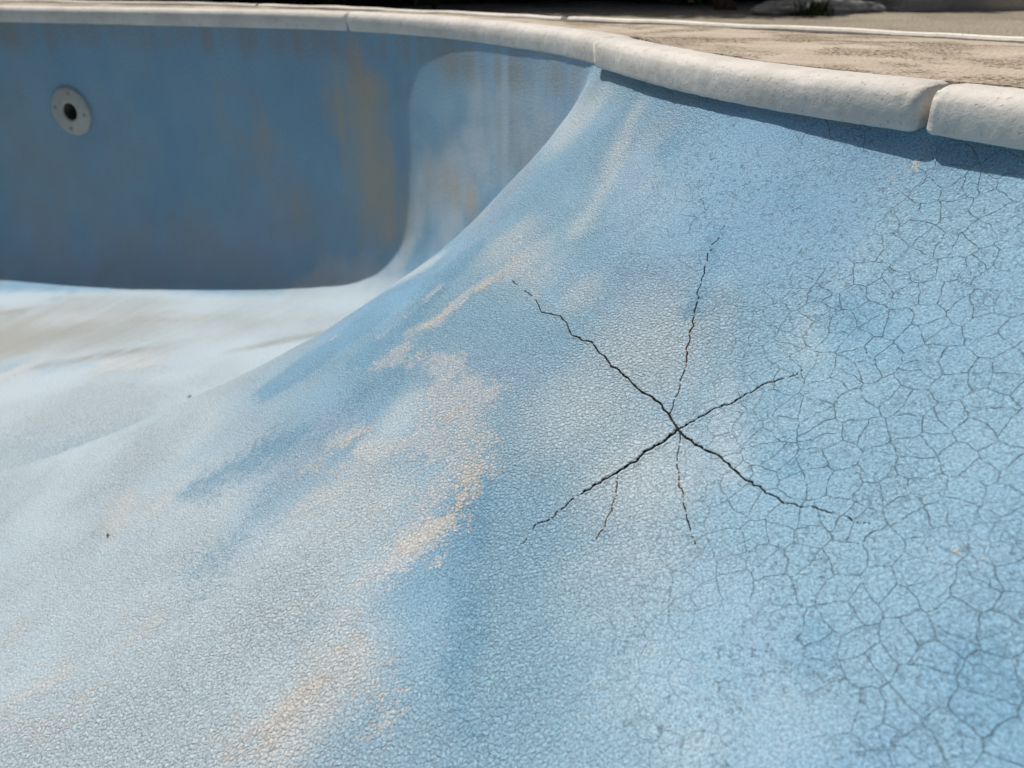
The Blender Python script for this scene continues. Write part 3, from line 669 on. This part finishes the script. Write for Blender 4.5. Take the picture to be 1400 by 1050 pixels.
def gz(p):
    q = np.concatenate([np.asarray(p, float), np.zeros(np.shape(p)[:-1] + (1,))], -1)
    return -.10 + vnoise(q, .5, 51) * .05 + vnoise(q, 2.2, 52) * .02 + vnoise(q, 9, 53) * .008
rad = np.concatenate([np.linspace(0, 4, 60), np.geomspace(4.2, 900, 40)])
gi = polar(ER - .02 * EN, th[:-1]); dirs = (gi - CEN) / np.linalg.norm(gi - CEN, axis=1)[:, None]
GP = gi[None] + rad[:, None, None] * dirs[None]; V = np.concatenate([GP, gz(GP)[..., None]], -1)
idx = np.arange(V.shape[0] * V.shape[1]).reshape(V.shape[:2]); idn = np.roll(idx, -1, 1)
Q = np.stack([idx[:-1], idx[1:], idn[1:], idn[:-1]], -1).reshape(-1, 4)
gr = np_mesh('ground', V.reshape(-1, 3), Q, M['ground']); tag(gr, 'dry trodden earth and gravel beyond the paving', kind='structure')

# ------------------------------------------------------------------ stones, plants and litter beyond the paving
def gpt(px, py):
    p = on_plane(px, py, -.1); p.z = float(gz(np.array([p.x, p.y]))); return p
def blob(name, size, seed, mat, sub=4, rough=.25, flat=.5, box=False):
    bm = bmesh.new(); 
    if box:
        bmesh.ops.create_cube(bm, size=2); bmesh.ops.bevel(bm, geom=bm.edges[:], offset=.12, segments=3, affect='EDGES', profile=.6)
        bmesh.ops.subdivide_edges(bm, edges=[e for e in bm.edges if e.calc_length() > .6], cuts=8, use_grid_fill=True)
    else: bmesh.ops.create_icosphere(bm, subdivisions=sub, radius=1)
    co = np.array([v.co[:] for v in bm.verts]); d = vnoise(co, 1.1, seed) * rough * 2 + vnoise(co, 3.5, seed + 1) * rough + vnoise(co, 9, seed + 2) * rough * .4
    for v, k in zip(bm.verts, d):
        v.co *= 1 + k
        v.co = Vector((v.co.x * size[0], v.co.y * size[1], max(v.co.z, -.6 if not box else -1) * size[2]))
    return bm_obj(name, bm, mat)
p = gpt(1310, 17)
kb = blob('kerb_stone', (.62, .16, .036), 71, M['kerb'], rough=.03, box=True); kb.location = (p.x + .22, p.y + .12, p.z + .030); kb.rotation_euler = (0, 0, .12)
tag(kb, 'long low grey concrete kerb stone lying on the earth', 'kerb stone')
p = gpt(1130, 24); rk = blob('rock', (.33, .15, .055), 81, M['rock'], 5, .2); rk.location = (p.x, p.y + .1, p.z + .02); rk.rotation_euler = (0, 0, .15)
tag(rk, 'broad flat weathered rock with weeds growing against it', 'rock')
p = gpt(268, 8); rk2 = blob('rock', (.12, .09, .05), 85, M['kerb'], 4, .2); rk2.location = (p.x, p.y, p.z + .02); tag(rk2, 'small pale rock lying in the shade under the shrubs', 'rock')
p = gpt(1085, 18); rk3 = blob('rock', (.13, .10, .055), 91, M['rock'], 4, .2); rk3.location = (p.x - .06, p.y + .02, p.z + .01); tag(rk3, 'small rounded rock at the end of the flat rock', 'rock')

def leaf_cloud(n, fn, size, seed):
    r = np.random.default_rng(seed); C = fn(r, n); k = len(C)
    d = r.normal(size=(k, 3)); d /= np.linalg.norm(d, axis=1)[:, None]; e = np.cross(d, r.normal(size=(k, 3))); e /= np.linalg.norm(e, axis=1)[:, None]
    s = size * r.uniform(.6, 1.3, (k, 1)); a, b = d * s, e * s * .42; nrm = np.cross(d, e) * s * .12
    V = np.stack([C - a, C - a * .2 + b + nrm, C + a, C - a * .2 - b + nrm], 1).reshape(-1, 3)
    return V, np.arange(4 * k).reshape(k, 4)
def shrub_fn(rx, ry, h, lumps, seed):
    rr = np.random.default_rng(seed); L = [(rr.normal(0, .45 * rx), rr.normal(0, .4 * ry), rr.uniform(.05, .95) * h, rr.uniform(.18, .36)) for _ in range(lumps)]
    def fn(r, n):
        out = []
        for x, y, z, q in L:
            m = n // lumps; d = r.normal(size=(m, 3)); d /= np.linalg.norm(d, axis=1)[:, None]
            out.append(np.array([x, y, z]) + d * q * r.uniform(.55, 1.05, (m, 1)) ** .6)
        C = np.concatenate(out); return C[C[:, 2] > .0]
    return fn
def trunk_mesh(h, r0, seed, limbs=4):
    bm = bmesh.new(); rr = random.Random(seed)
    def tube(path, r_a, r_b, seg=9):
        rings = []
        for i, p in enumerate(path):
            t = i / (len(path) - 1); r = r_a + (r_b - r_a) * t
            d = (path[min(i + 1, len(path) - 1)] - path[max(i - 1, 0)]).normalized(); x = d.orthogonal().normalized(); y = d.cross(x)
            rings.append([bm.verts.new(p + (x * math.cos(2 * math.pi * k / seg) + y * math.sin(2 * math.pi * k / seg)) * r * (1 + rr.uniform(-.12, .12))) for k in range(seg)])
        for A, B in zip(rings[:-1], rings[1:]):
            for k in range(seg): bm.faces.new((A[k], A[(k + 1) % seg], B[(k + 1) % seg], B[k]))
    path = [Vector((rr.uniform(-.03, .03) * i, rr.uniform(-.03, .03) * i, h * i / 7 - .05)) for i in range(8)]
    tube(path, r0 * 1.3, r0 * .4)
    for k in range(limbs):
        s = path[2 + k % 5]; a = rr.uniform(0, 6.28); v = Vector((math.cos(a), math.sin(a), 1.0)).normalized()
        tube([s + v * (h * .38 * i / 4) + Vector((0, 0, .02 * i * i)) for i in range(5)], r0 * .5, r0 * .12, 6)
    return bm
protos = []
for i, (h, n, lf) in enumerate(((2.7, 9000, 'leafA'), (2.4, 9000, 'leafA'), (3.0, 9500, 'leafA'))):
    V, Q = leaf_cloud(n, shrub_fn(1.0, .8, h, 34, 100 + i), .055, 110 + i)
    me = bpy.data.meshes.new('foliage'); me.from_pydata(V.tolist(), [], Q.tolist()); me.materials.append(M[lf])
    bm = trunk_mesh(h * .9, .05, 120 + i, 6); tm = bpy.data.meshes.new('trunk'); bm.to_mesh(tm); bm.free(); tm.materials.append(M['bark'])
    protos.append((me, tm))
spots = []
for row, (y0, n, x0, x1) in enumerate(((5.75, 10, -5.6, 1.0), (6.9, 11, -6.3, 5.2), (8.2, 11, -7.0, 6.4))):
    for i in range(n):
        x = x0 + (x1 - x0) * i / (n - 1); spots.append((x + random.uniform(-.15, .15), y0 + .28 * max(0, -x) * .55 + random.uniform(-.15, .15), row))
for i, (x, y, row) in enumerate(spots):
    me, tm = protos[i % 3]; z = float(gz(np.array([x, y])))
    t = empty('shrub', (x, y, z)); t.rotation_euler = (0, 0, random.uniform(0, 6.28)); s = random.uniform(.9, 1.15) * (1.0 if row == 0 else 1.2); t.scale = (s, s, s)
    link(bpy.data.objects.new('crown', me), t); link(bpy.data.objects.new('trunk', tm), t)
    tag(t, ('dark evergreen shrub in the front row behind the pool', 'dark evergreen shrub in the middle row of the planting', 'tall dark evergreen shrub in the back row of the planting')[row], 'shrub',
        ('front row of dark shrubs', 'middle row of dark shrubs', 'back row of dark shrubs')[row])
p = gpt(1015, 21)
tr = empty('tree', (p.x, p.y + .35, p.z)); tag(tr, 'small tree with a leaning brown trunk beside the flat rock', 'tree')
bm = trunk_mesh(2.2, .045, 140, 5); to = bm_obj('trunk', bm, M['bark'], parent=tr); to.rotation_euler = (-.25, -.35, 0)
V, Q = leaf_cloud(5000, lambda r, n: np.array([-1.0, .7, 2.3]) + (lambda d: d / np.linalg.norm(d, axis=1)[:, None] * r.uniform(.2, 1, (n, 1)) ** .5 * np.array([.8, .8, .6]))(r.normal(size=(n, 3))), .05, 141)
np_mesh('crown', V, Q, M['leafB'], False, tr)
# weeds against the flat rock
def blades(n, r, h, seed):
    rr = np.random.default_rng(seed); V = []; Q = []
    for i in range(n):
        a = rr.uniform(0, 6.28); b = np.array([rr.normal(0, r), rr.normal(0, r * .5), 0.]); d = np.array([math.cos(a), math.sin(a), 0]); s = np.array([-d[1], d[0], 0]) * .006; hh = h * rr.uniform(.5, 1.2)
        k = len(V); V += [b - s, b + s, b + d * hh * .3 + s * .8 + [0, 0, hh * .7], b + d * hh * .3 - s * .8 + [0, 0, hh * .7], b + d * hh * .75 + [0, 0, hh]]; Q += [[k, k + 1, k + 2, k + 3], [k + 3, k + 2, k + 4, k + 4]]
    bm = bmesh.new(); vs = [bm.verts.new(v) for v in V]
    for q in Q: bm.faces.new([vs[i] for i in dict.fromkeys(q)])
    return bm
for px, py, lab in ((1108, 25, 'low green weed tuft at the foot of the flat rock, nearer the tree'), (1140, 22, 'low green weed tuft growing against the middle of the flat rock')):
    p = gpt(px, py); w = bm_obj('weed', blades(110, .05, .07, px), M['leafB']); w.location = p; tag(w, lab, 'weed')
# scraps of dead leaf on the pool floor
for (px, py, s, lab) in ((262, 543, .007, 'tiny dark leaf scrap on the pale pool floor'), (151, 737, .005, 'dark curled leaf scrap beside a beige worn patch of the pool floor')):
    h = hit(px, py); bm = bmesh.new(); vs = []
    for i in range(9):
        x = (i / 8 - .5) * 2; wdt = (1 - x * x) * .30 + .02
        vs.append([bm.verts.new((x * s, j * wdt * s, (.12 * abs(x) ** 2 + .25 * j * j * wdt + .1) * s)) for j in (-1, 0, 1)])
    for A, B in zip(vs[:-1], vs[1:]):
        for j in (0, 1): bm.faces.new((A[j], A[j + 1], B[j + 1], B[j]))
    bmesh.ops.remove_doubles(bm, verts=bm.verts, dist=1e-6)
    base = Vector(VA[np.argmin(((VA0 - np.array(h[0])) ** 2).sum(1))])
    o = bm_obj('dry_leaf', bm, M['dry']); o.location = base + h[1] * .0015; o.rotation_euler = h[1].to_track_quat('Z', 'Y').to_euler(); tag(o, lab, 'leaf')
